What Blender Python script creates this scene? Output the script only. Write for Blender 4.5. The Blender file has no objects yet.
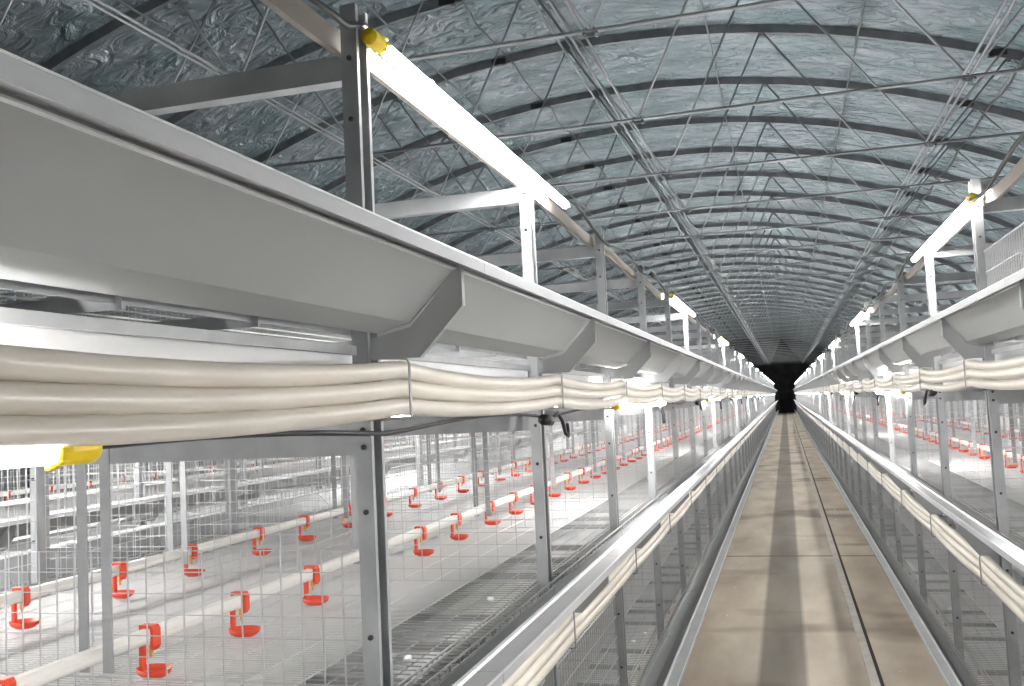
import bpy, math, random
from mathutils import Vector, Matrix
random.seed(7)
C = bpy.context.scene.collection
S = bpy.context.scene
PI = math.pi
H = 1.22                      # camera height above the floor

# ------------------------------------------------------------------ mesh builder
class MB:
    def __init__(s): s.v = []; s.f = []; s.sm = []
    def add(s, vs, fs, smooth=False):
        o = len(s.v); s.v += [tuple(v) for v in vs]
        s.f += [tuple(i + o for i in f) for f in fs]; s.sm += [smooth] * len(fs)
    def box(s, x0, x1, y0, y1, z0, z1):
        vs = [(x, y, z) for x in (x0, x1) for y in (y0, y1) for z in (z0, z1)]
        s.add(vs, [(0,1,3,2),(4,6,7,5),(0,4,5,1),(2,3,7,6),(0,2,6,4),(1,5,7,3)])
    def tube(s, pts, r, n=8, caps=True, smooth=True, rx=None):
        pts = [Vector(p) for p in pts]; rings = []; vs = []
        for i, p in enumerate(pts):
            a = pts[max(0, i-1)]; b = pts[min(len(pts)-1, i+1)]
            t = (b - a).normalized()
            up = Vector((0,0,1)) if abs(t.z) < .9 else Vector((1,0,0))
            u = t.cross(up).normalized(); w = u.cross(t).normalized()
            for k in range(n):
                an = 2*PI*(k+.5)/n
                vs.append(p + u*((rx or r)*math.cos(an)) + w*(r*math.sin(an)))
        fs = []
        for i in range(len(pts)-1):
            for k in range(n):
                a = i*n+k; b = i*n+(k+1) % n
                fs.append((a, b, b+n, a+n))
        if caps:
            fs.append(tuple(range(n))[::-1]); fs.append(tuple(range((len(pts)-1)*n, len(pts)*n)))
        s.add(vs, fs, smooth and n > 4)
    def wire(s, a, b, r):
        s.tube([a, b], r, 4, caps=False, smooth=False)
    def sweep_y(s, prof, y0, y1, closed=True):
        n = len(prof); vs = [(x, y0, z) for x, z in prof] + [(x, y1, z) for x, z in prof]
        fs = [(i, (i+1) % n, (i+1) % n + n, i+n) for i in range(n if closed else n-1)]
        if closed: fs += [tuple(range(n))[::-1], tuple(range(n, 2*n))]
        s.add(vs, fs)
    def lathe(s, prof, n=16, cx=0, cy=0, sx=1, sy=1, axis='z'):
        vs = []; m = len(prof)
        for r, z in prof:
            for k in range(n):
                a = 2*PI*k/n; vs.append((cx+r*sx*math.cos(a), cy+r*sy*math.sin(a), z))
        fs = [(i*n+k, i*n+(k+1) % n, (i+1)*n+(k+1) % n, (i+1)*n+k) for i in range(m-1) for k in range(n)]
        s.add(vs, fs, True)
    def merge(s, o, dx=0, dy=0, dz=0, mx=1):
        off = len(s.v); s.v += [(v[0]*mx+dx, v[1]+dy, v[2]+dz) for v in o.v]
        s.f += [tuple(i+off for i in f) for f in o.f]; s.sm += o.sm
    def mesh(s, name, mats):
        me = bpy.data.meshes.new(name); me.from_pydata(s.v, [], s.f)
        if not isinstance(mats, (list, tuple)): mats = [mats]
        for m in mats: me.materials.append(m)
        me.polygons.foreach_set('use_smooth', s.sm); me.update(); return me

def mirror(mb):
    o = MB(); o.v = [(-x, y, z) for x, y, z in mb.v]; o.f = [f[::-1] for f in mb.f]; o.sm = list(mb.sm); return o

def solid_profile(line, t):
    """thin closed profile from an open polyline, thickness t"""
    L = [Vector((a, 0, b)) for a, b in line]; out = []
    for i, p in enumerate(L):
        a = L[max(0, i-1)]; b = L[min(len(L)-1, i+1)]; d = (b-a).normalized()
        out.append(p + Vector((-d.z, 0, d.x))*t)
    return [(p.x, p.z) for p in L] + [(p.x, p.z) for p in reversed(out)]

# ------------------------------------------------------------------ objects
def link(name, data, parent=None, loc=(0,0,0)):
    o = bpy.data.objects.new(name, data); o.location = loc; C.objects.link(o)
    if parent: o.parent = parent
    return o
def thing(o, label, cat, group=None, kind=None):
    o['label'] = label; o['category'] = cat
    if group: o['group'] = group
    if kind: o['kind'] = kind
    return o
def struct(o, label=None):
    o['kind'] = 'structure'
    if label: o['label'] = label
    return o
ORD = ['first','second','third','fourth','fifth','sixth','seventh','eighth','ninth','tenth','eleventh','twelfth','thirteenth','fourteenth','fifteenth','sixteenth','seventeenth','eighteenth','nineteenth','twentieth']

# ------------------------------------------------------------------ materials
def mat(name, col, rough=.5, metal=0., spec=.5):
    m = bpy.data.materials.new(name); m.use_nodes = True
    b = m.node_tree.nodes['Principled BSDF']
    b.inputs['Base Color'].default_value = (*col, 1); b.inputs['Roughness'].default_value = rough
    b.inputs['Metallic'].default_value = metal; b.inputs['Specular IOR Level'].default_value = spec
    return m
def noisy(m, c0, c1, scale=8, stretch=(1,1,1), bump=0, detail=4, bscale=None, bdist=.01, pos=(.35,.65)):
    nt = m.node_tree; N = nt.nodes; L = nt.links; b = N['Principled BSDF']
    tc = N.new('ShaderNodeTexCoord'); mp = N.new('ShaderNodeMapping'); mp.inputs['Scale'].default_value = stretch
    no = N.new('ShaderNodeTexNoise'); no.inputs['Scale'].default_value = scale; no.inputs['Detail'].default_value = detail
    cr = N.new('ShaderNodeValToRGB'); cr.color_ramp.elements[0].color = (*c0,1); cr.color_ramp.elements[1].color = (*c1,1)
    cr.color_ramp.elements[0].position, cr.color_ramp.elements[1].position = pos
    L.new(tc.outputs['Object'], mp.inputs[0]); L.new(mp.outputs[0], no.inputs['Vector'])
    L.new(no.outputs[0], cr.inputs[0]); L.new(cr.outputs[0], b.inputs['Base Color'])
    if bump:
        n2 = N.new('ShaderNodeTexNoise'); n2.inputs['Scale'].default_value = bscale or scale; n2.inputs['Detail'].default_value = detail
        bp = N.new('ShaderNodeBump'); bp.inputs['Strength'].default_value = bump; bp.inputs['Distance'].default_value = bdist
        L.new(mp.outputs[0], n2.inputs['Vector']); L.new(n2.outputs[0], bp.inputs['Height']); L.new(bp.outputs[0], b.inputs['Normal'])
    return m
GALV = noisy(mat('galvanised_steel', (.5,.5,.51), .48, .25), (.34,.35,.36), (.42,.43,.44), 14)
TROUGH = noisy(mat('trough_steel', (.5,.5,.5), .5, .2), (.37,.385,.39), (.44,.455,.46), 3, (1,.35,1))
LIP = noisy(mat('rolled_edge_steel', (.6,.6,.62), .5, .25), (.46,.47,.49), (.52,.53,.55), 6)
BEAD = mat('bright_bead', (.85,.86,.87), .3, .4)
DARK = noisy(mat('weathered_roof_steel', (.2,.21,.22), .5, .4), (.13,.14,.15), (.19,.20,.21), 6)
ROD = mat('bright_steel_rod', (.24,.25,.26), .4, .5)
RODB = mat('shiny_steel_rod', (.26,.27,.28), .35, .6)
WIRE = mat('galvanised_wire', (.62,.62,.63), .35, .5)
NET = mat('floor_wire', (.5,.5,.5), .4, .4)
CREAM = noisy(mat('cream_plastic', (.8,.74,.66), .32), (.66,.61,.54), (.74,.69,.62), 5)
NETP = mat('pale_plastic_net', (.66,.66,.66), .5)
STRIPM = mat('lamp_strip_plastic', (.30,.27,.24), .6)
WHITE = mat('white_plastic', (.82,.83,.84), .4)
BELT = noisy(mat('white_belt', (.7,.71,.71), .45), (.60,.61,.61), (.70,.71,.71), 4)
PIPEW = mat('white_pipe', (.86,.84,.80), .35)
RED = mat('orange_red_plastic', (.80,.085,.035), .35)
NIP = mat('amber_plastic', (.85,.42,.08), .35)
YEL = mat('yellow_plastic', (.95,.66,.01), .4)
BLK = mat('black_rubber', (.012,.012,.013), .45)
DOORM = mat('doorway_black', (.012,.012,.014), .8)  # near-black panel that fills the far doorway
BOLT = mat('dark_bolt', (.06,.06,.06), .5, .5)
FLUFF = mat('white_down', (.85,.85,.84), .9)
def lit(name, e):
    m = bpy.data.materials.new(name); m.use_nodes = True; b = m.node_tree.nodes['Principled BSDF']
    b.inputs['Base Color'].default_value = (.9,.9,.9,1); b.inputs['Emission Color'].default_value = (1,.985,.96,1); b.inputs['Emission Strength'].default_value = e; return m
TUBE = lit('lit_tube', 46); TUBE_LOW = lit('lit_tube_low', 36)

def foil():
    m = mat('crumpled_insulation_film', (.3,.36,.38), .27, .4)
    nt = m.node_tree; N = nt.nodes; L = nt.links; b = N['Principled BSDF']
    tc = N.new('ShaderNodeTexCoord')
    mp = N.new('ShaderNodeMapping'); mp.inputs['Scale'].default_value = (1,1.6,1)
    n0 = N.new('ShaderNodeTexNoise'); n0.inputs['Scale'].default_value = 1.7; n0.inputs['Detail'].default_value = 3
    cr = N.new('ShaderNodeValToRGB')
    cr.color_ramp.elements[0].color = (.21,.28,.30,1); cr.color_ramp.elements[1].color = (.34,.385,.42,1)
    cr.color_ramp.elements[0].position = .35; cr.color_ramp.elements[1].position = .65
    n1 = N.new('ShaderNodeTexNoise'); n1.inputs['Scale'].default_value = 3.6; n1.inputs['Detail'].default_value = 6; n1.inputs['Distortion'].default_value = 1.2
    b1 = N.new('ShaderNodeBump'); b1.inputs['Strength'].default_value = 1; b1.inputs['Distance'].default_value = .11
    n2 = N.new('ShaderNodeTexVoronoi'); n2.inputs['Scale'].default_value = 9; n2.feature = 'DISTANCE_TO_EDGE'
    b2 = N.new('ShaderNodeBump'); b2.inputs['Strength'].default_value = .25; b2.inputs['Distance'].default_value = .02
    L.new(tc.outputs['Object'], mp.inputs[0])
    for n in (n0, n1, n2): L.new(mp.outputs[0], n.inputs['Vector'])
    L.new(n0.outputs[0], cr.inputs[0]); L.new(cr.outputs[0], b.inputs['Base Color'])
    L.new(n2.outputs['Distance'], b2.inputs['Height'])
    L.new(n1.outputs[0], b1.inputs['Height']); L.new(b2.outputs[0], b1.inputs['Normal']); L.new(b1.outputs[0], b.inputs['Normal'])
    return m
FOIL = foil()

def concrete():
    m = mat('aisle_concrete', (.4,.36,.31), .55)
    nt = m.node_tree; N = nt.nodes; L = nt.links; b = N['Principled BSDF']
    tc = N.new('ShaderNodeTexCoord'); sx = N.new('ShaderNodeSeparateXYZ'); L.new(tc.outputs['Object'], sx.inputs[0])
    def rng(out, lo, hi, e):
        a = N.new('ShaderNodeMapRange'); a.inputs[1].default_value = lo-e; a.inputs[2].default_value = lo+e
        c = N.new('ShaderNodeMapRange'); c.inputs[1].default_value = hi-e; c.inputs[2].default_value = hi+e; c.inputs[3].default_value = 1; c.inputs[4].default_value = 0
        L.new(out, a.inputs[0]); L.new(out, c.inputs[0])
        k = N.new('ShaderNodeMath'); k.operation = 'MULTIPLY'; L.new(a.outputs[0], k.inputs[0]); L.new(c.outputs[0], k.inputs[1]); return k.outputs[0]
    no = N.new('ShaderNodeTexNoise'); no.inputs['Scale'].default_value = 2.2; no.inputs['Detail'].default_value = 6
    mp = N.new('ShaderNodeMapping'); mp.inputs['Scale'].default_value = (1.6,.5,1); L.new(tc.outputs['Object'], mp.inputs[0]); L.new(mp.outputs[0], no.inputs['Vector'])
    cr = N.new('ShaderNodeValToRGB'); cr.color_ramp.elements[0].color = (.37,.305,.235,1); cr.color_ramp.elements[1].color = (.58,.51,.42,1)
    cr.color_ramp.elements[0].position = .3; cr.color_ramp.elements[1].position = .62
    L.new(no.outputs[0], cr.inputs[0])
    # damp band down the middle
    band = rng(sx.outputs[0], -.19, .015, .012)
    mx = N.new('ShaderNodeMixRGB'); mx.blend_type = 'MULTIPLY'; mx.inputs[2].default_value = (.38,.38,.37,1)
    L.new(band, mx.inputs[0]); L.new(cr.outputs[0], mx.inputs[1])
    # stains and slab joints across
    n3 = N.new('ShaderNodeTexNoise'); n3.inputs['Scale'].default_value = 1.0; n3.inputs['Detail'].default_value = 3
    m3 = N.new('ShaderNodeMapping'); m3.inputs['Scale'].default_value = (.7,1.1,1); m3.inputs['Location'].default_value = (3.3,1.7,0)
    L.new(tc.outputs['Object'], m3.inputs[0]); L.new(m3.outputs[0], n3.inputs['Vector'])
    s3 = N.new('ShaderNodeMapRange'); s3.inputs[1].default_value = .57; s3.inputs[2].default_value = .66; s3.inputs[4].default_value = .85
    L.new(n3.outputs[0], s3.inputs[0])
    my = N.new('ShaderNodeMixRGB'); my.blend_type = 'MULTIPLY'; my.inputs[2].default_value = (.42,.36,.32,1)
    L.new(s3.outputs[0], my.inputs[0]); L.new(mx.outputs[0], my.inputs[1])
    fr = N.new('ShaderNodeMath'); fr.operation = 'MULTIPLY'; fr.inputs[1].default_value = 1/6.3; L.new(sx.outputs[1], fr.inputs[0])
    f2 = N.new('ShaderNodeMath'); f2.operation = 'FRACT'; L.new(fr.outputs[0], f2.inputs[0])
    j = rng(f2.outputs[0], .19, .197, .0012)
    mz = N.new('ShaderNodeMixRGB'); mz.blend_type = 'MULTIPLY'; mz.inputs[2].default_value = (.3,.27,.25,1)
    L.new(j, mz.inputs[0]); L.new(my.outputs[0], mz.inputs[1])
    L.new(mz.outputs[0], b.inputs['Base Color'])
    bp = N.new('ShaderNodeBump'); bp.inputs['Strength'].default_value = .12; bp.inputs['Distance'].default_value = .01
    L.new(no.outputs[0], bp.inputs['Height']); L.new(bp.outputs[0], b.inputs['Normal'])
    return m
CONC = concrete()
WALLM = noisy(mat('wall_panel', (.4,.43,.44), .6), (.30,.33,.34), (.38,.41,.42), 2)
ENDM = noisy(mat('unlit_end_panel', (.05,.05,.055), .8), (.025,.025,.028), (.05,.05,.055), 2)  # lack of light at the far end is put into this dark colour

# ------------------------------------------------------------------ layout
BAY = 1.0; NB = 50
TIER = .5845
M = [H - .4433 - TIER, H - .4433, H - .4433 + TIER]      # mesh floor heights of the three tiers
W = .75
ROWL, ROWR, ROWF = -1.3561, 1.350, -4.06
YL, YR, YF = 1.2856, 3.1093, 1.2856
LASTY = 60.0
HC = -1.6                      # centre line of the hall
YEND, YBACK = 64.0, -4.0

# ------------------------------------------------------------------ shell
mb = MB(); mb.box(-8.2, 5.0, YBACK, YEND, -.1, 0)
struct(link('floor', mb.mesh('floor', CONC)), 'beige concrete floor with a damp dark band along the aisle')
mb = MB()
mb.box(.262, .300, YBACK+.1, YEND-.05, 0, .006)
struct(link('trim_1', mb.mesh('trim_1', noisy(mat('pale_mortar', (.6,.57,.52), .6), (.46,.43,.39), (.56,.53,.48), 9)), None), 'pale mortar ridge along the floor groove')
mb = MB(); mb.box(.302, .317, YBACK+.1, YEND-.05, .0005, .0022)
struct(link('trim_2', mb.mesh('trim_2', mat('groove_black', (.02,.018,.016), .8))), 'narrow black groove in the aisle floor')

def arch_profile(dr=0):
    R = 10.4 - dr; zc = H + 3.73 - 10.4; pts = []
    a1 = math.asin(4.9/10.4)
    for i in range(41):
        a = -a1 + 2*a1*i/40; pts.append((HC + R*math.sin(a), zc + R*math.cos(a)))
    # eaves curl down to the side walls
    xe, ze = pts[-1]; tx, tz = math.cos(a1), -math.sin(a1); side = []
    r = 1.5 - dr; ang = a1
    cx, cz = HC + (10.4-1.5)*math.sin(a1), zc + (10.4-1.5)*math.cos(a1)
    for i in range(1, 11):
        a = a1 + (PI/2 - a1)*i/10; side.append((cx + r*math.sin(a), cz + r*math.cos(a)))
    right = side + [(side[-1][0], 0)]
    left = [(2*HC - x, z) for x, z in right][::-1]
    return left + pts + right
P = arch_profile(0)
WX = P[-1][0]
mb = MB(); pr = P[1:-1]
Pout = [(HC + (x-HC)*1.012, z + .06) for x, z in pr]
mb.sweep_y(pr + Pout[::-1], YBACK, YEND)
mb.sm = [True]*len(mb.sm)
struct(link('ceiling', mb.mesh('ceiling', FOIL)), 'arched ceiling of crumpled blue-grey insulation film')
zt = P[1][1]
for nm, xa, xb in (('wall_right', WX, WX+.08), ('wall_left', 2*HC-WX-.08, 2*HC-WX)):
    mb = MB(); mb.box(xa, xb, YBACK, YEND, 0, zt); struct(link(nm, mb.mesh(nm, WALLM)))
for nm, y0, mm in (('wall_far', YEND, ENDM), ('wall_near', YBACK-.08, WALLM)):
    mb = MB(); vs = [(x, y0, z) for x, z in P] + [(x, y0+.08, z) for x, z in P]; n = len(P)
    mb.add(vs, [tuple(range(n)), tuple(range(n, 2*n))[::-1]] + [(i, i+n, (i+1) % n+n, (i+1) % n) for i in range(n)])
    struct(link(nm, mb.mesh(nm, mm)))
mb = MB(); mb.box(-.36, .40, YEND-.03, YEND-.001, 0, 1.28)
d1 = struct(link('door_1', mb.mesh('door_1', DOORM)), 'black doorway at the far end of the aisle')
mb = MB()
for a in ((-.40,-.36,0,1.32), (.40,.44,0,1.32), (-.36,.40,1.28,1.32)): mb.box(a[0], a[1], YEND-.05, YEND-.001, a[2], a[3])
link('door_frame', mb.mesh('door_frame', ENDM), d1)

# ------------------------------------------------------------------ roof trusses
def roof_z(x, dr=0):
    R = 10.4 - dr; return H + 3.73 - 10.4 + math.sqrt(R*R - (x-HC)**2)
def rib_mesh():
    a = arch_profile(.012); b = arch_profile(.092); mb = MB(); n = len(a)
    vs = []
    for y in (-.02, .02):
        vs += [(x, y, z) for x, z in a] + [(x, y, z) for x, z in b]
    fs = []
    for i in range(n-1):
        fs += [(i, i+1, n+i+1, n+i), (2*n+i, 3*n+i, 3*n+i+1, 2*n+i+1), (n+i, n+i+1, 3*n+i+1, 3*n+i), (i, 2*n+i, 2*n+i+1, i+1)]
    mb.add(vs, fs); return mb
TZ = H + 1.86
NODES = [-4.85, -2.83, -.82, 1.19, 3.1]
TOPS = [-5.9, -3.85, -1.93, 0.0, 2.15]
def tie_mb():
    mb = MB(); mb.tube([(HC-5.35, 0, TZ), (HC+5.35, 0, TZ)], .0105, 8); return mb
def web_list():
    out = []
    for i, nx in enumerate(NODES):
        for tx in (TOPS[i], TOPS[i+1] if i+1 < len(TOPS) else None):
            if tx is None: continue
            mb = MB(); mb.tube([(nx, 0, TZ), (tx, 0, roof_z(tx, .075)+.01)], .0085, 6)
            mb.box(tx-.02, tx+.02, -.012, .012, roof_z(tx, .075)-.045, roof_z(tx, .075)+.01); out.append(mb)
    return out
def nodes_mb(which=None):
    mb = MB()
    for nx in (NODES if which is None else [which]):
        mb.box(nx-.024, nx+.024, -.004, .004, TZ-.03, TZ+.02)
        mb.tube([(nx-.03, -.02, TZ-.02), (nx-.03, .02, TZ-.02)], .012, 6); mb.tube([(nx+.03, -.02, TZ-.02), (nx+.03, .02, TZ-.02)], .012, 6)
    return mb
CLIPX = (2.06, -2.66)
def clip_mb(x):
    mb = MB(); z = roof_z(x, .015); mb.box(x-.075, x+.075, -.030, .030, z-.075, z-.015); return mb
me_rib = rib_mesh().mesh('rib', DARK); me_tie = tie_mb().mesh('tie_rod', ROD)
me_webs = [m.mesh('web_rod', ROD) for m in web_list()]
me_nodes = [nodes_mb(nx).mesh('node_plate', DARK) for nx in NODES]; me_clips = [clip_mb(x).mesh('clip_block', BLK) for x in CLIPX]
RY0 = 9.4 - 1.6*6
NT = int((YEND - .4 - RY0)/1.6)+1
full = MB()
for m_ in [rib_mesh()]: full.merge(m_)
rods = MB(); rods.merge(tie_mb()); rods.merge(nodes_mb())
for m_ in web_list(): rods.merge(m_)
clips = MB()
for x in CLIPX: clips.merge(clip_mb(x))
def multi(lst, name):
    """several (MB, material) joined into one mesh with material slots"""
    me = bpy.data.meshes.new(name); v = []; f = []; mi = []; sm = []
    for k, (m_, _) in enumerate(lst):
        o = len(v); v += m_.v; f += [tuple(i+o for i in q) for q in m_.f]; mi += [k]*len(m_.f); sm += m_.sm
    me.from_pydata(v, [], f)
    for _, mm in lst: me.materials.append(mm)
    me.polygons.foreach_set('material_index', mi); me.polygons.foreach_set('use_smooth', sm); me.update(); return me
me_far_truss = multi([(full, DARK), (rods, ROD), (clips, BLK)], 'roof_truss')
for i in range(NT):
    y = RY0 + 1.6*i
    g = 'arched roof trusses along the hall'
    if i < 13:
        t = link('roof_truss', None, loc=(0, y, 0))
        if i < 1: lab = 'arched steel roof truss overhead behind the nearest steel posts'
        else: lab = 'arched steel roof truss with rod webbing, %s one from the nearest end' % ORD[i]
        thing(t, lab, 'roof truss', g)
        link('rib', me_rib, t); link('tie_rod', me_tie, t); [link('node_plate', q, t) for q in me_nodes]
        for m_ in me_webs: link('web_rod', m_, t)
        for m_ in me_clips: link('clip_block', m_, t)
    else:
        t = link('roof_truss', me_far_truss, loc=(0, y, 0))
        thing(t, 'distant arched roof truss in the dim far part of the hall', 'roof truss', g)

# longitudinal members
def longrod(name, x, z, r, label, cat, group, m=ROD, n=6):
    mb = MB(); mb.tube([(0, YBACK+.1, 0), (0, YEND-.1, 0)], r, n)
    return thing(link(name, mb.mesh(name, m), loc=(x, 0, z)), label, cat, group)
pl = ['far left of the hall', 'left of the hall', 'second row of clips left of the ridge', 'just left of the ridge', 'above the left edge of the aisle', 'above the right cage row', 'above the right wall side aisle']
for k in range(7):
    x = -6.0 + 1.375*k
    longrod('roof_purlin', x, roof_z(x, .09), .011, 'thin steel roof purlin running lengthwise, ' + pl[k], 'purlin', 'lengthwise roof purlins', DARK)
for nx, w in list(zip(NODES, ('at the far left', 'above the left cage row', 'just left of the aisle', 'right of the aisle', 'above the right cage row')))[:2] + [(NODES[3], 'right of the aisle'), (NODES[4], 'above the right cage row')]:
    mb = MB(); mb.tube([(-.022, YBACK+.1, .02), (-.022, YEND-.1, .02)], .009, 6); mb.tube([(.022, YBACK+.1, .02), (.022, YEND-.1, .02)], .009, 6)
    thing(link('truss_chord', mb.mesh('truss_chord', ROD), loc=(nx, 0, TZ)), 'double steel rod joining the truss nodes ' + w, 'rod', 'lengthwise truss rods')
for x, z, w in ((-1.07, 1.985, 'leftmost'), (-.985, 1.97, 'middle'), (-.905, 1.96, 'rightmost')):
    longrod('lengthwise_rod', x, H+z, .007, 'bright lengthwise rod hanging left of the aisle, %s of three' % w, 'rod', 'three bright rods above the aisle', RODB)
def hang_cable(name, x, z, label, amp, seed):
    rnd = random.Random(seed); pts = []; y = YBACK+.2
    while y < YEND-.5:
        pts.append((rnd.uniform(-.02,.02), y, -amp*(.5+.5*math.sin(y*3.927))+rnd.uniform(-.01,.01))); y += .4
    mb = MB(); mb.tube(pts, .008, 6)
    return thing(link(name, mb.mesh(name, BLK), loc=(x, 0, z)), label, 'cable', 'black cables under the roof')
hang_cable('ceiling_cable', -2.50, roof_z(-2.5, .12), 'black cable clipped under the roof left of the aisle', .05, 1)
hang_cable('ceiling_cable', 2.22, roof_z(2.22, .12), 'black cable clipped under the roof right of the aisle', .05, 2)

# ------------------------------------------------------------------ cage unit pieces (local: x from row centre, y from post plane, z height)
def post_mb(s, top=None):                       # C channel opening towards the aisle, s=+1: right side of row
    mb = MB(); xo = W + .006; top = top or H + .62
    x0, x1 = (xo-.034, xo-.012)       # web plane inside, flanges outwards
    mb.box(W-.006, W-.003, 0, .045, 0, top)
    mb.box(W-.003, W+.020, 0, .003, 0, top); mb.box(W-.003, W+.020, .042, .045, 0, top)
    mb.box(W+.017, W+.020, .003, .009, 0, top); mb.box(W+.017, W+.020, .036, .042, 0, top)
    mb.box(W-.03, W+.03, -.01, .055, 0, .004)
    return mb if s > 0 else mirror(mb)
def bolts_mb(s):
    mb = MB()
    for m in M + [M[2]+TIER]:
        for dz in (-.165, -.19, -.105, .12, .3):
            z = m+dz
            if z < .05 or z > H+.54: continue
            mb.tube([(W+.008, .0005, z), (W+.008, -.004, z)], .0042, 6)
    return mb if s > 0 else mirror(mb)
def beam_mb(z0):
    mb = MB(); y0 = .048
    mb.box(-W+.003, W-.003, y0, y0+.003, z0, z0+.040)
    mb.box(-W+.003, W-.003, y0+.003, y0+.028, z0, z0+.003); mb.box(-W+.003, W-.003, y0+.003, y0+.028, z0+.037, z0+.040)
    return mb
def hanger_mb(x, t):                  # flat strap carrying the drinking line
    mb = MB(); mb.box(x-.009, x+.009, .002, .005, M[t]+.055, M[t]+TIER-.2035+.03); return mb
def floor_mb(m, xa=-W+.01, xb=W-.01, y0=.0, y1=BAY):
    mb = MB(); r = .0014
    n = 40
    for i in range(n): y = y0 + (y1-y0)*(i+.5)/n; mb.wire((xa-.033, y, m), (xb+.033, y, m), r)
    k = 31
    for i in range(k): x = xa + (xb-xa)*i/(k-1); mb.wire((x, y0, m-.003), (x, y1, m-.003), r*1.15)
    for x in (xa, xb, xa+.012, xb-.012): mb.wire((x, y0, m+.004), (x, y1, m+.004), .0024)
    for s in (1, -1):
        x = s*(W+.025)
        for z in (m+.009, m-.006): mb.wire((x, y0, z), (x, y1, z), .0020)
        for i in range(20): y = y0+(y1-y0)*(i+.5)/20; mb.wire((x, y, m-.008), (x, y, m+.011), .0013)
    return mb
def net_mb(m):
    mb = MB(); xa = W-.2
    for i in range(80):
        y = (i+.5)/80; mb.add([(-xa, y-.0033, m+.002), (xa, y-.0033, m+.002), (xa, y+.0033, m+.002), (-xa, y+.0033, m+.002), (-xa, y-.0033, m), (xa, y-.0033, m), (xa, y+.0033, m), (-xa, y+.0033, m)], [(0,1,2,3), (7,6,5,4), (0,4,5,1), (3,2,6,7)])
    for i in range(12):
        x = -xa+2*xa*i/11; mb.box(x-.002, x+.002, 0, 1, m+.0018, m+.003)
    return mb
def support_mb(m):                    # slim bearers under the mesh floor
    mb = MB()
    for x in (-W+.02, -.45, -.15, .15, .45, W-.02):
        mb.box(x-.002, x+.002, 0, BAY, m-.022, m-.006)
    for y in (.25, .5, .75): mb.box(-W+.01, W-.01, y-.003, y+.003, m-.028, m-.012)
    return mb
def rail_mb(m, s):                    # side rail and belt skirt board
    mb = MB(); mb.box(W-.004, W+.002, 0.046, BAY, m-.054, m-.041)
    return mb if s > 0 else mirror(mb)
def partition_mb(m, h, xa=-W+.012, xb=W-.012):
    mb = MB(); n = int(h/.03)
    for i in range(n+1): mb.wire((xa, .022, m+.01+i*h/n), (xb, .022, m+.01+i*h/n), .0010)
    k = int((xb-xa)/.05) if h > .24 else int((xb-xa)/.034)
    for i in range(k+1): x = xa+(xb-xa)*i/k; mb.wire((x, .024, m+.008), (x, .024, m+.01+h), .0014 if h < .24 else .0009)
    return mb
def front_mb(m, s, z0, h, step=.033, curls=False, thick=1.0):
    mb = MB(); x = W-.003; k = int(.95/step)
    for i in range(k+1):
        y = .047 + .95*i/k; mb.wire((x, y, m+z0), (x, y, m+z0+h), .0015*thick)
        if curls:
            pts = [(x, y+.010*math.sin(a)*.6, m+z0+h+.012-.012*math.cos(a)) for a in [2*PI*j/6 for j in range(7)]]
            mb.tube(pts, .0022, 4, smooth=False)
    nh = max(3, int(h/.06))
    for i in range(nh+1): z = m+z0+h*i/nh; mb.wire((x+.002, .047, z), (x+.002, .997, z), .0017 if 0 < i < nh else .0028)
    return mb if s > 0 else mirror(mb)
def bracket_mb(m, s, k=1.0):          # plate under the trough
    U = lambda u: W + u*k
    pr = [(W+.004, m-.062), (U(.099), m-.063), (U(.168), m+.008), (U(.168), m+.066), (U(.155), m+.066), (U(.150), m+.052), (U(.0845), m-.018), (W+.004, m-.034)]
    mb = MB(); mb.sweep_y(pr, .008, .011)
    mb.sweep_y([(W+.004, m-.062), (U(.099), m-.063), (U(.168), m+.008), (U(.168), m+.066), (U(.168)-.0025, m+.066), (U(.168)-.0025, m+.009), (U(.0985), m-.060), (W+.004, m-.059)], .006, .018)
    return mb if s > 0 else mirror(mb)
def hook_mb(m, s):                    # wire hook around the three pipes
    mb = MB(); x0 = W+.004; x1 = W+.076; y = .02
    mb.tube([(x0, y, m-.062), (x0+.03, y, m-.060), (x1-.004, y, m-.062), (x1, y, m-.070), (x1, y, m-.150), (x1-.012, y, m-.153)], .0022, 6)
    mb.tube([(x0, y, m-.152), (x1, y, m-.151)], .0018, 6)
    return mb if s > 0 else mirror(mb)

KR = .78
def unit_pieces(kr_pos=1.0, kr_neg=1.0):
    """list of (part name, MB, material)"""
    L = []
    for s in (1, -1):
        L.append(('post', post_mb(s), GALV)); L.append(('post', bolts_mb(s), BOLT))
    for t in (1, 2): L.append(('cross_beam', beam_mb(M[t]-.2035), GALV))
    L.append(('cross_beam', beam_mb(M[2]+TIER-.2035), GALV))
    for t in (1, 2):
        for x in (.28, .325, -.28, -.325): L.append(('hanger_strap', hanger_mb(x-.022*(1 if x > 0 else -1), t-1), GALV))
    for t in range(3):
        L.append(('mesh_floor', floor_mb(M[t]), NET)); L.append(('floor_bearer', support_mb(M[t]), GALV))
        if t < 2: L.append(('plastic_net', net_mb(M[t]), NETP))
        for s in (1, -1):
            L.append(('side_rail', rail_mb(M[t], s), GALV))
            L.append(('trough_bracket', bracket_mb(M[t], s, kr_pos if s > 0 else kr_neg), TROUGH))
            if t > 0: L.append(('pipe_hook', hook_mb(M[t], s), GALV))
    return L
part_cache = {}
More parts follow.
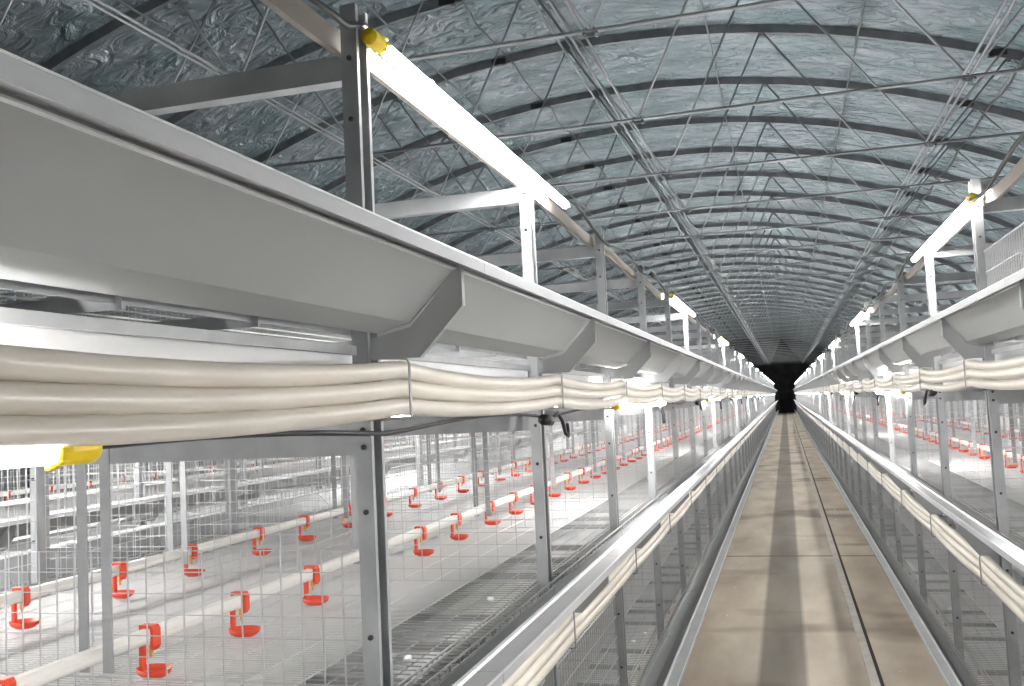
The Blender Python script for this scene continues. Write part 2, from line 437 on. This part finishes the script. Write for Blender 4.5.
def build_row(name, xc, y0, k0, k1, near_to, aisle, kpos, kneg, labeler, group, outer_front=True, half_first=None):
    pcs = unit_pieces(kpos, kneg); key = name
    meshes = []; i_ = 0
    while i_ < len(pcs):
        n, m_, mm = pcs[i_]
        if n == 'post': meshes.append((n, multi([(m_, mm), (pcs[i_+1][1], pcs[i_+1][2])], n), mm)); i_ += 2
        else: meshes.append((n, m_.mesh(n, mm), mm)); i_ += 1
    short_posts = {}; ps = [q for q in meshes if q[0] == 'post']
    for q, sg in zip(ps, (1, -1)):
        short_posts[q[1].name] = multi([(post_mb(sg, H+(.556 if name != 'right' else .535)), GALV), ([b for a, b, c in pcs if a == 'post'][1 if sg > 0 else 3], BOLT)], 'post')
    # wire panels
    pan_full = [partition_mb(M[0], .40).mesh('wire_partition', WIRE), partition_mb(M[1], .36).mesh('wire_partition', WIRE)]
    pan_low = partition_mb(M[1], .232).mesh('wire_partition', WIRE)
    outer = -aisle
    fr = [front_mb(M[t], outer, 0.0, .36).mesh('front_grille', WIRE) for t in (0, 1, 2)]
    fr_low = front_mb(M[0], aisle, 0.02, .34, .03, True).mesh('front_grille', WIRE)
    fr_top = front_mb(M[2], aisle, .065, .19, .026, thick=1.9).mesh('front_grille', WIRE)
    # joined version
    groups = {}
    for n, m_, mm in pcs: groups.setdefault(mm.name, [MB(), mm])[0].merge(m_)
    w = MB(); w.merge(partition_mb(M[0], .40)); w.merge(partition_mb(M[1], .36))
    if outer_front:
        for t in (0, 1, 2): w.merge(front_mb(M[t], outer, 0, .36))
    groups['wire'] = [w, WIRE]
    far_me = multi([tuple(g) for g in groups.values()], name)
    groups2 = {}
    for n, m_, mm in pcs:
        if not (n == 'post' and mm is GALV): groups2.setdefault(mm.name, [MB(), mm])[0].merge(m_)
    for sg in (1, -1): groups2.setdefault(GALV.name, [MB(), GALV])[0].merge(post_mb(sg, H+(.556 if name != 'right' else .535)))
    groups2['wire'] = [w, WIRE]
    far_short = multi([tuple(g) for g in groups2.values()], name)
    for k in range(k0, k1):
        y = y0 + k*BAY
        if k <= near_to:
            u = link('cage_unit', None, loc=(xc, y, 0))
            for n, me, _ in meshes:
                if n == 'post' and (k-1) % 4 == 0: me = short_posts[me.name]
                link(n, me, u)
            link('wire_partition', pan_full[0], u)
            link('wire_partition', pan_low if (name == 'left' and k == 0) else pan_full[1], u)
            if outer_front:
                for me in fr: link('front_grille', me, u)
            if name == 'left' and k < 2: link('front_grille', fr_low, u)
            if name == 'right' and k < 0: link('front_grille', fr_top, u)
        else:
            u = link('cage_unit', far_short if (k-1) % 4 == 0 else far_me, loc=(xc, y, 0))
        thing(u, labeler(k), 'cage', group)
def lab_left(k):
    if k < 0: return 'three-tier steel cage bay on the left at the picture edge' if k == -1 else 'three-tier steel cage bay of the left row behind the picture edge'
    if k <= 14: return 'three-tier wire cage bay of the left row, %s steel post from the left edge' % ORD[k]
    return 'distant wire cage bay of the left row near the dark far end'
def lab_right(k):
    if k < -1: return 'wire cage bay of the right row beyond the picture edge'
    if k < 14: return 'three-tier wire cage bay of the right row, %s steel post from the right edge' % ORD[k+1]
    return 'distant wire cage bay of the right row near the dark far end'
def lab_far(k):
    if 0 <= k <= 6: return 'cage bay of the rear row seen through the left row, %s one from the left' % ORD[k]
    return 'cage bay of the rear row hidden deep behind the left row'
build_row('left', ROWL, YL, -3, 57, 12, 1, 1.0, 1.0, lab_left, 'cage bays of the left row')
build_row('right', ROWR, YR, -5, 55, 9, -1, 1.0, KR, lab_right, 'cage bays of the right row')
build_row('rear', ROWF, YF, -2, 40, -10, -1, 1.0, 1.0, lab_far, 'cage bays of the rear row')

# ------------------------------------------------------------------ continuous parts along the rows
def trough(xc, s, t, y0, k0, k1, k, label):
    m = M[t]; sg = s; X = lambda u: xc + s*(W + u*k)
    XX = lambda u: s*(W + u*k)
    line = [(XX(.030), m-.004), (XX(.032), m-.024), (XX(.0845), m-.011), (XX(.156), m+.060), (XX(.157), m+.068)]
    if s < 0: line = line
    prof = solid_profile(line, .0022*s)
    mb = MB()
    for j in range(k0, k1):
        a = y0 + j*BAY; mb.sweep_y(prof, a+.013, a+BAY+.006)
    o = link('feed_trough', mb.mesh('feed_trough', TROUGH), loc=(xc, 0, 0))
    thing(o, label, 'feed trough', 'feed troughs along the cage rows')
    lp = MB()
    pr = [(XX(.156), m+.070), (XX(.198), m+.070), (XX(.198), m+.054), (XX(.1958), m+.054), (XX(.1958), m+.0675), (XX(.156), m+.0675)]
    bd = MB()
    if s < 0: pr = pr[::-1]
    b1 = [(XX(.150), m+.066), (XX(.160), m+.070), (XX(.1575), m+.0735), (XX(.151), m+.0735)]
    b2 = [(XX(.156), m+.0605), (XX(.1605), m+.0615), (XX(.1605), m+.0635), (XX(.156), m+.0640)]
    b3 = [(XX(.196), m+.0695), (XX(.199), m+.0695), (XX(.199), m+.0715), (XX(.196), m+.0715)]
    for j in range(k0, k1):
        a = y0 + j*BAY
        for q in (b1, b2, b3): bd.sweep_y(q if s > 0 else q[::-1], a+.024, a+BAY+.022)
    for j in range(k0, k1):
        a = y0 + j*BAY; lp.sweep_y(pr, a+.024, a+BAY+.022)
    lo = link('rolled_lip', lp.mesh('rolled_lip', LIP), o); lo['label'] = 'paler rolled outer lip'; bo = link('edge_bead', bd.mesh('edge_bead', BEAD), o); bo['label'] = 'bright rolled edge bead'
    return o
TN = ['lowest', 'middle', 'topmost']
for t in range(3):
    trough(ROWL, 1, t, YL, -3, 57, 1.0, '%s grey steel feed trough on the left side of the aisle' % TN[t])
    trough(ROWR, -1, t, YR, -5, 55, KR, '%s grey steel feed trough on the right side of the aisle' % TN[t])
    trough(ROWL, -1, t, YL, -3, 46, 1.0, '%s feed trough on the back of the left cage row' % TN[t])
    trough(ROWF, 1, t, YF, -2, 40, 1.0, '%s feed trough of the rear row behind the left cages' % TN[t])
    trough(ROWR, 1, t, YR, -5, 44, 1.0, '%s feed trough on the back of the right cage row' % TN[t])

def belt(xc, t, y0, k0, k1, label, group):
    m = M[t]; mb = MB(); y1 = y0 + k1*BAY; ya = y0+k0*BAY
    hw = W-.05
    d = .060; line = [(-hw, m-d+.012), (-hw+.03, m-d), (hw-.03, m-d), (hw, m-d+.012)]
    mb.sweep_y(solid_profile(line, -.0025), ya, y1)
    o = link('manure_belt', mb.mesh('manure_belt', BELT), loc=(xc, 0, 0)); thing(o, label, 'belt', group)
    sk = MB()
    for s in (1, -1):
        x = s*(W-.034); sk.box(min(x, x-.003*s), max(x, x-.003*s), ya, y1, m-.125, m-.050)
    link('white_skirt', sk.mesh('white_skirt', WHITE), o)
    return o
for t in range(3):
    belt(ROWL, t, YL, -3, 57, 'white belt under the %s wire floor of the left cage row' % TN[t], 'white belts under the wire floors')
    belt(ROWR, t, YR, -5, 55, 'white belt under the %s wire floor of the right cage row' % TN[t], 'white belts under the wire floors')
    belt(ROWF, t, YF, -2, 40, 'white belt under the %s wire floor of the rear cage row' % TN[t], 'white belts under the wire floors')

# three cream pipes hung in hooks
def pipes(xc, s, t, y0, k0, k1, side):
    m = M[t]
    for q, pos in enumerate(('upper', 'middle', 'lower')):
        rnd = random.Random(q*31+t*7+int(s+1)); zc = m - .078 - .0275*q; pts = []; SK = 1 if t == 2 else .35
        for j in range(k0, k1):
            a = y0 + j*BAY + .02
            sg = (.0185, .0155, .0145)[q] + rnd.uniform(-.004, .003)
            dx = rnd.uniform(-.003, .006)
            for i in range(8):
                u = i/8; w_ = math.sin(PI*u)**.8 if u > 0 else 0
                pts.append((s*(dx*w_), a+u*BAY, -w_*sg*SK))
        pts.append((0, y0+k1*BAY+.02, 0))
        mb = MB(); mb.tube(pts, .0132, 12)
        o = link('hanging_pipe', mb.mesh('hanging_pipe', CREAM), loc=(xc+s*(W+.058), 0, zc))
        thing(o, '%s cream plastic pipe of three hung below the %s trough, %s of the aisle' % (pos, TN[t], side), 'pipe', 'cream pipes hung beside the cages')
for t in (1, 2):
    pipes(ROWL, 1, t, YL, -3, 57, 'left'); pipes(ROWR, -1, t, YR, -5, 55, 'right')

# drinking lines
DX = .281; DZ = .078
def water_line(xc, x, t, y0, y1, label):
    mb = MB(); mb.tube([(0, y0, 0), (0, y1, 0)], .0095, 8)
    mb.box(-.008, .008, y0, y1, .004, .016)
    thing(link('water_pipe', mb.mesh('water_pipe', PIPEW), loc=(xc+x, 0, M[t]+DZ)), label, 'water pipe', 'white drinking water pipes')
for t in (0, 1, 2):
    for xc, rn, y0, y1 in ((ROWL, 'left', YL-3, YL+57), (ROWR, 'right', YR-5, YR+55)):
        s = 1 if rn == 'left' else -1
        water_line(xc, DX*s, t, y0, y1, 'white drinking pipe above the %s wire floor, aisle side of %s row' % (TN[t], rn))
        water_line(xc, -DX*s, t, y0, y1, 'white drinking pipe above the %s wire floor, back half of %s row' % (TN[t], rn))
for s in (1, -1):
    water_line(ROWF, DX*s, 1, YF-2, YF+40, 'white drinking pipe in the rear row, %s of its two lines' % ('nearer' if s > 0 else 'farther'))

def clip_part():
    mb = MB(); y0, y1 = -.009, .009
    # C-shaped saddle round the pipe
    pr = [(-.015, .010), (-.015, .022), (.012, .022), (.0165, .015), (.0165, -.013), (.011, -.020), (.009, -.010), (.011, .008), (.009, .0165), (-.011, .0165), (-.011, .008)]
    mb.sweep_y(pr[::-1], y0, y1); return mb
def arm_part():
    mb = MB()
    mb.box(-.020, -.013, -.005, .005, -.060, .000); mb.box(-.020, -.010, -.004, .004, -.004, .004)
    mb.box(-.020, .004, -.004, .004, -.064, -.057); return mb
def cup_part():
    mb = MB()
    mb.lathe([(0, -.067), (.016, -.066), (.026, -.058), (.0285, -.050), (.0265, -.050), (.022, -.058), (.012, -.062), (0, -.062)], 18, .008, 0, 1.18, .95); return mb
def nip_part():
    mb = MB(); mb.lathe([(0, -.012), (.005, -.012), (.005, -.024), (.0025, -.026), (.0025, -.034), (0, -.034)], 10, .002, 0); return mb
dparts = [('clip', clip_part(), RED), ('drop_arm', arm_part(), RED), ('cup', cup_part(), RED), ('nipple', nip_part(), NIP)]
dm = [(n, m_.mesh(n, mm)) for n, m_, mm in dparts]
red_all = MB()
for n, m_, mm in dparts[:3]: red_all.merge(m_)
d_one = multi([(red_all, RED), (dparts[3][1], NIP)], 'drinker')
STU = MB()
def add_drinkers(xc, sx, t, ylist, rn, line, n_parts, n_ind, off):
    for i, y in enumerate(ylist):
        x = xc + sx
        if i >= n_ind:
            STU.merge(red_all, x, y, M[t]+DZ); continue
        if i < n_parts:
            r = link('drinker', None, loc=(x, y, M[t]+DZ))
            for n, me in dm: link(n, me, r)
        else: r = link('drinker', d_one, loc=(x, y, M[t]+DZ))
        r.rotation_euler.z = random.uniform(-.18, .18)
        if i < 18: lab = 'red drinking cup on the %s line of the %s row, %s cup along' % (line, rn, ORD[i])
        else: lab = 'tiny red drinking cup far along the %s line of the %s row' % (line, rn)
        thing(r, lab, 'drinker', 'red drinking cups of the %s row, %s line' % (rn, line))
la = [.88+.0, 1.13, 1.42] 
yA = [y for y in [.62+.333*i for i in range(0, 147)]]
nearL = [.87, 1.42, 1.702, 2.002, 2.34, 2.684, 3.006, 3.381] + [3.70+.333*i for i in range(158)]
farL = [1.16, 1.43, 1.73, 2.05, 2.35, 2.71, 3.01] + [3.35+.333*i for i in range(160)]
nearL = nearL[1:] ; nearL = [1.10] + nearL
add_drinkers(ROWL, DX, 1, nearL, 'left', 'aisle-side', 26, 85, 0)
add_drinkers(ROWL, -DX, 1, farL, 'left', 'back', 20, 70, 0)
rr = [2.35+.333*i for i in range(164)]
add_drinkers(ROWR, -DX, 1, rr, 'right', 'aisle-side', 14, 80, 0)
add_drinkers(ROWR, DX, 1, [3.0+.333*i for i in range(162)], 'right', 'back', 12, 60, 0)
for s in (-1,):
    for i in range(100): STU.merge(red_all, ROWF+DX*s, 1.5+.333*i, M[1]+DZ)
o = link('drinker_rows', STU.mesh('drinker_rows', RED)); thing(o, 'countless tiny red drinking cups receding along the far pipes and rear row', 'drinker', 'red drinking cups far down the hall', 'stuff')

# ------------------------------------------------------------------ lamps
LN = 1.36
def tube_parts():
    a = MB(); a.tube([(0, .035, 0), (0, LN-.02, 0)], .0108, 14)
    caps = []
    for y0, y1 in ((0, .045), (LN-.022, LN)):
        c = MB(); c.tube([(0, y0, 0), (0, y0+.006, 0), (0, y1-.006, 0), (0, y1, 0)], .0130, 14)
        for k in range(8):
            an = 2*PI*k/8; y0 < .01 and c.tube([(.0125*math.cos(an), y1-.010, .0125*math.sin(an)), (.0138*math.cos(an), y1+.003, .0138*math.sin(an))], .0022, 5)
        caps.append(c)
    h = MB()
    for y in (.25,):
        h.tube([(.0136*math.cos(2*PI*j/10), y, .0136*math.sin(2*PI*j/10)) for j in range(11)], .0012, 5)
    return a, caps, h
ta, tcaps, th = tube_parts()
me_tube = ta.mesh('tube', TUBE); me_tubel = ta.mesh('tube', TUBE_LOW); me_caps = [tcaps[0].mesh('end_cap', YEL), tcaps[1].mesh('end_cap', WHITE)]; me_hold = th.mesh('holder', GALV)
me_lampl = multi([(ta, TUBE_LOW), (tcaps[0], YEL), (tcaps[1], WHITE), (th, GALV)], 'tube_light')
me_lamp = multi([(ta, TUBE), (tcaps[0], YEL), (tcaps[1], WHITE), (th, GALV)], 'tube_light')
def lamps(x, z, ys, row, lvl, nearn, g):
    n = 0
    for y in ys:
        if y > LASTY-2: break
        vis = n
        if y < 9:
            r = link('tube_light', None, loc=(x, y, z)); link('tube', me_tube if lvl == 'upper' else me_tubel, r); link('holder', me_hold, r)
            for c in me_caps: link('end_cap', c, r)
        else: r = link('tube_light', me_lamp if lvl == 'upper' else me_lampl, loc=(x, y, z))
        if n < 8: lab = '%s tube light %s, %s from the near end' % (lvl, row, ORD[n])
        else: lab = 'tiny glowing %s tube light %s near the far end' % (lvl, row)
        if lvl == 'lower' and abs(y+.685) < .01: r.rotation_euler.z = PI; r.location.y = y+LN-.012
        thing(r, lab, 'tube light', g); n += 1
st = lambda a: [a+4*k for k in range(14)]
lamps(-.572, H+.572, st(1.30), 'on the posts left of the aisle', 'upper', 3, 'upper tube lights left of the aisle')
lamps(-.556, H-.017, [-.685]+st(3.19), 'under the pipes left of the aisle', 'lower', 3, 'lower tube lights left of the aisle')
lamps(.570, H+.548, st(3.03), 'on the posts right of the aisle', 'upper', 3, 'upper tube lights right of the aisle')
lamps(.560, H-.020, [-2.98, 1.02]+st(5.02), 'under the pipes right of the aisle', 'lower', 3, 'lower tube lights right of the aisle')
for x, row, a, b in ((-2.142, 'behind the left cage row', 2.4, 0.8), (-3.27, 'on the front of the rear row', 1.3, 3.2), (2.14, 'behind the right cage row', 1.0, 3.0)):
    lamps(x, H+.57, st(a if 'rear row' not in row else 9.3), row, 'upper', 3, 'upper tube lights '+row)
    lamps(x, H-.03, [b-4]+st(b), row, 'lower', 3, 'lower tube lights '+row)

# cream lamp strip and its black cable along the post tops
def strip(x, z, s, lampst, y0, y1, side):
    mb = MB(); n = int((y1-y0)/.125); sec = [(-.005,-.022), (.005,-.022), (.005,.016), (-.005,.016)]
    rnd = random.Random(int(s)+5); rows = []
    for i in range(n+1):
        y = y0+(y1-y0)*i/n
        ph = ((y-lampst) % 4.0)
        sag = 0 if ph < 1.36 else -.011*math.sin((ph-1.36)*PI/1.0)**2 - .003
        rows.append([(px, y, pz+sag) for px, pz in sec])
    vs = [v for r in rows for v in r]; fs = []
    for i in range(n):
        for k in range(4): a = i*4+k; b = i*4+(k+1) % 4; fs.append((a, b, b+4, a+4))
    mb.add(vs, fs)
    thing(link('lamp_strip', mb.mesh('lamp_strip', STRIPM), loc=(x, 0, z)), 'cream plastic strip along the post tops %s of the aisle' % side, 'strip', 'cream strips along the post tops')
    pts = []; i = 0; y = y0
    while y < y1:
        ph = ((y-lampst) % 4.0)
        if 0 <= ph < 1.36: zz = .020; xx = -.012*s
        else:
            u = (ph-1.36); zz = -.010 + .022*math.cos(u*2*PI)+.010*math.sin(u*5.1); xx = .012*s
        pts.append((xx, y, zz)); y += .11
    mb = MB(); mb.tube(pts, .0052, 6)
    for k in range(15):
        yy = lampst-4+4*k+2.75
        if y0 < yy < y1: mb.tube([(.012*s, yy, -.01), (.012*s, yy+.06, -.014)], .012, 8); mb.tube([(.016*s, yy+.33, -.0), (.016*s, yy+.42, .004)], .011, 8)
    thing(link('power_cable', mb.mesh('power_cable', BLK), loc=(x+.055*s, 0, z-.010)), 'black power cable looping between upper lamps %s of the aisle' % side, 'cable', 'black power cables of the lamps')
strip(-.630, H+.588, 1, 1.30, YL-2.5, 58.2, 'left'); strip(.624, H+.564, -1, 3.03, YR-4.5, 58.0, 'right')

def low_cable(x, z, s, lampst, y0, y1, side, loops):
    pts = []; y = y0; T = MB()
    while y < y1:
        ph = (y-lampst) % 4.0
        if ph < 1.36: pts.append((-.014*s, y, .010))
        else:
            q = (y-loops[2]) % 1.0
            pts.append((.004*s, y, -.010 + .016*abs(math.sin(PI*q)) ))
        y += .09
    T.tube(pts, .0036, 6)
    for k in range(-1, 14):                   # coiled tail and connector at every fourth post
        yy = loops[0]+4*k
        if not (y0 < yy < y1): continue
        T.tube([(.02*s, yy-.17, -.012), (.02*s, yy-.10, -.016)], .013, 8)
        c = [(.014*s, yy+.02+.0*a, -.03) for a in (0,)]
        c = [(.020*s, yy-.10, -.014), (.020*s, yy-.02, .000), (.024*s, yy+.01, -.02), (.026*s, yy+.03, -.052), (.026*s, yy+.06, -.060), (.024*s, yy+.07, -.045), (.02*s, yy+.08, -.03)]
        T.tube(c, .0048, 6)
        yy += 2.0
        T.tube([(.02*s, yy, -.012), (.026*s, yy+.03, -.045), (.03*s, yy+.01, -.085)], .0075, 6)
    thing(link('power_cable', T.mesh('power_cable', BLK), loc=(x, 0, z)), 'black power cable looping below the pipes %s of the aisle' % side, 'cable', 'black power cables of the lamps')
low_cable(-.562, H-.021, 1, 3.19, YL-2.9, 57.8, 'left', (2.31, 0, YL)); low_cable(.558, H-.010, -1, 5.02, YR-4.9, 57.9, 'right', (4.05, 0, YR))

# white cable ties on posts and small tufts
def tuft(x, y, z, r, label, g):
    mb = MB(); rnd = random.Random(int(x*1000+y*77))
    vs = []; n = 10; m_ = 6
    for i in range(m_+1):
        th_ = PI*i/m_
        for k in range(n):
            rr_ = r*(1+rnd.uniform(-.28, .28)); a = 2*PI*k/n
            vs.append((rr_*math.sin(th_)*math.cos(a), rr_*math.sin(th_)*math.sin(a), rr_*.55*math.cos(th_)+r*.5))
    mb.add(vs, [(i*n+k, i*n+(k+1) % n, (i+1)*n+(k+1) % n, (i+1)*n+k) for i in range(m_) for k in range(n)], True)
    thing(link('feather_tuft', mb.mesh('feather_tuft', FLUFF), loc=(x, y, z)), label, 'feather', g)
for x, y in ((-.677, 2.102), (-.674, 1.597)):
    tuft(x, y, M[1]+.003, .008, 'white down tuft on the left wire floor, %s' % ('nearer the front post' if y < 2 else 'between the first two posts'), 'white tufts on the wire floors')
rnd = random.Random(3)
for i in range(12):
    s = rnd.choice((-1, 1)); t = 0
    tuft(s*rnd.uniform(.64, .72), rnd.uniform(3.2, 10), M[t]+.003, rnd.uniform(.006, .010), 'tiny white down tuft lying on the lowest wire floor', 'white tufts on the lowest wire floors')
for i in range(9):
    s = rnd.choice((-1, 1)); tuft(s*rnd.uniform(.36, .40) if s < 0 else rnd.uniform(.38, .44), rnd.uniform(4.0, 11), .0, rnd.uniform(.004, .007), 'tiny white crumb of down on the concrete aisle floor', 'white crumbs on the aisle floor')

# ------------------------------------------------------------------ world, camera, view
w = bpy.data.worlds.new('World'); S.world = w; w.use_nodes = True
w.node_tree.nodes['Background'].inputs[0].default_value = (.6,.65,.7,1); w.node_tree.nodes['Background'].inputs[1].default_value = .3
cam = bpy.data.cameras.new('camera'); co = bpy.data.objects.new('camera', cam); C.objects.link(co)
Rm = [[0.9599671844989619, -0.06445281410963286, -0.2725964773038804], [0.2759824348659685, 0.05113059808338193, 0.9598017282673995], [-0.0479239014541526, -0.996610002304304, 0.0668715408557923]]
# columns: image right, image down, forward in world axes
rx = Vector((Rm[0][0], Rm[1][0], Rm[2][0])); dn = Vector((Rm[0][1], Rm[1][1], Rm[2][1])); fw = Vector((Rm[0][2], Rm[1][2], Rm[2][2]))
mw = Matrix.Identity(4)
for i in range(3): mw[i][0] = rx[i]; mw[i][1] = -dn[i]; mw[i][2] = -fw[i]
mw[2][3] = H
co.matrix_world = mw
cam.sensor_fit = 'HORIZONTAL'; cam.sensor_width = 36; cam.lens = 36*949.6/1024; cam.clip_start = .02; cam.clip_end = 200
S.camera = co
S.view_settings.view_transform = 'Standard'; S.view_settings.look = 'None'; S.view_settings.gamma = 1; S.view_settings.use_curve_mapping = False
S.view_settings.exposure = 1.9
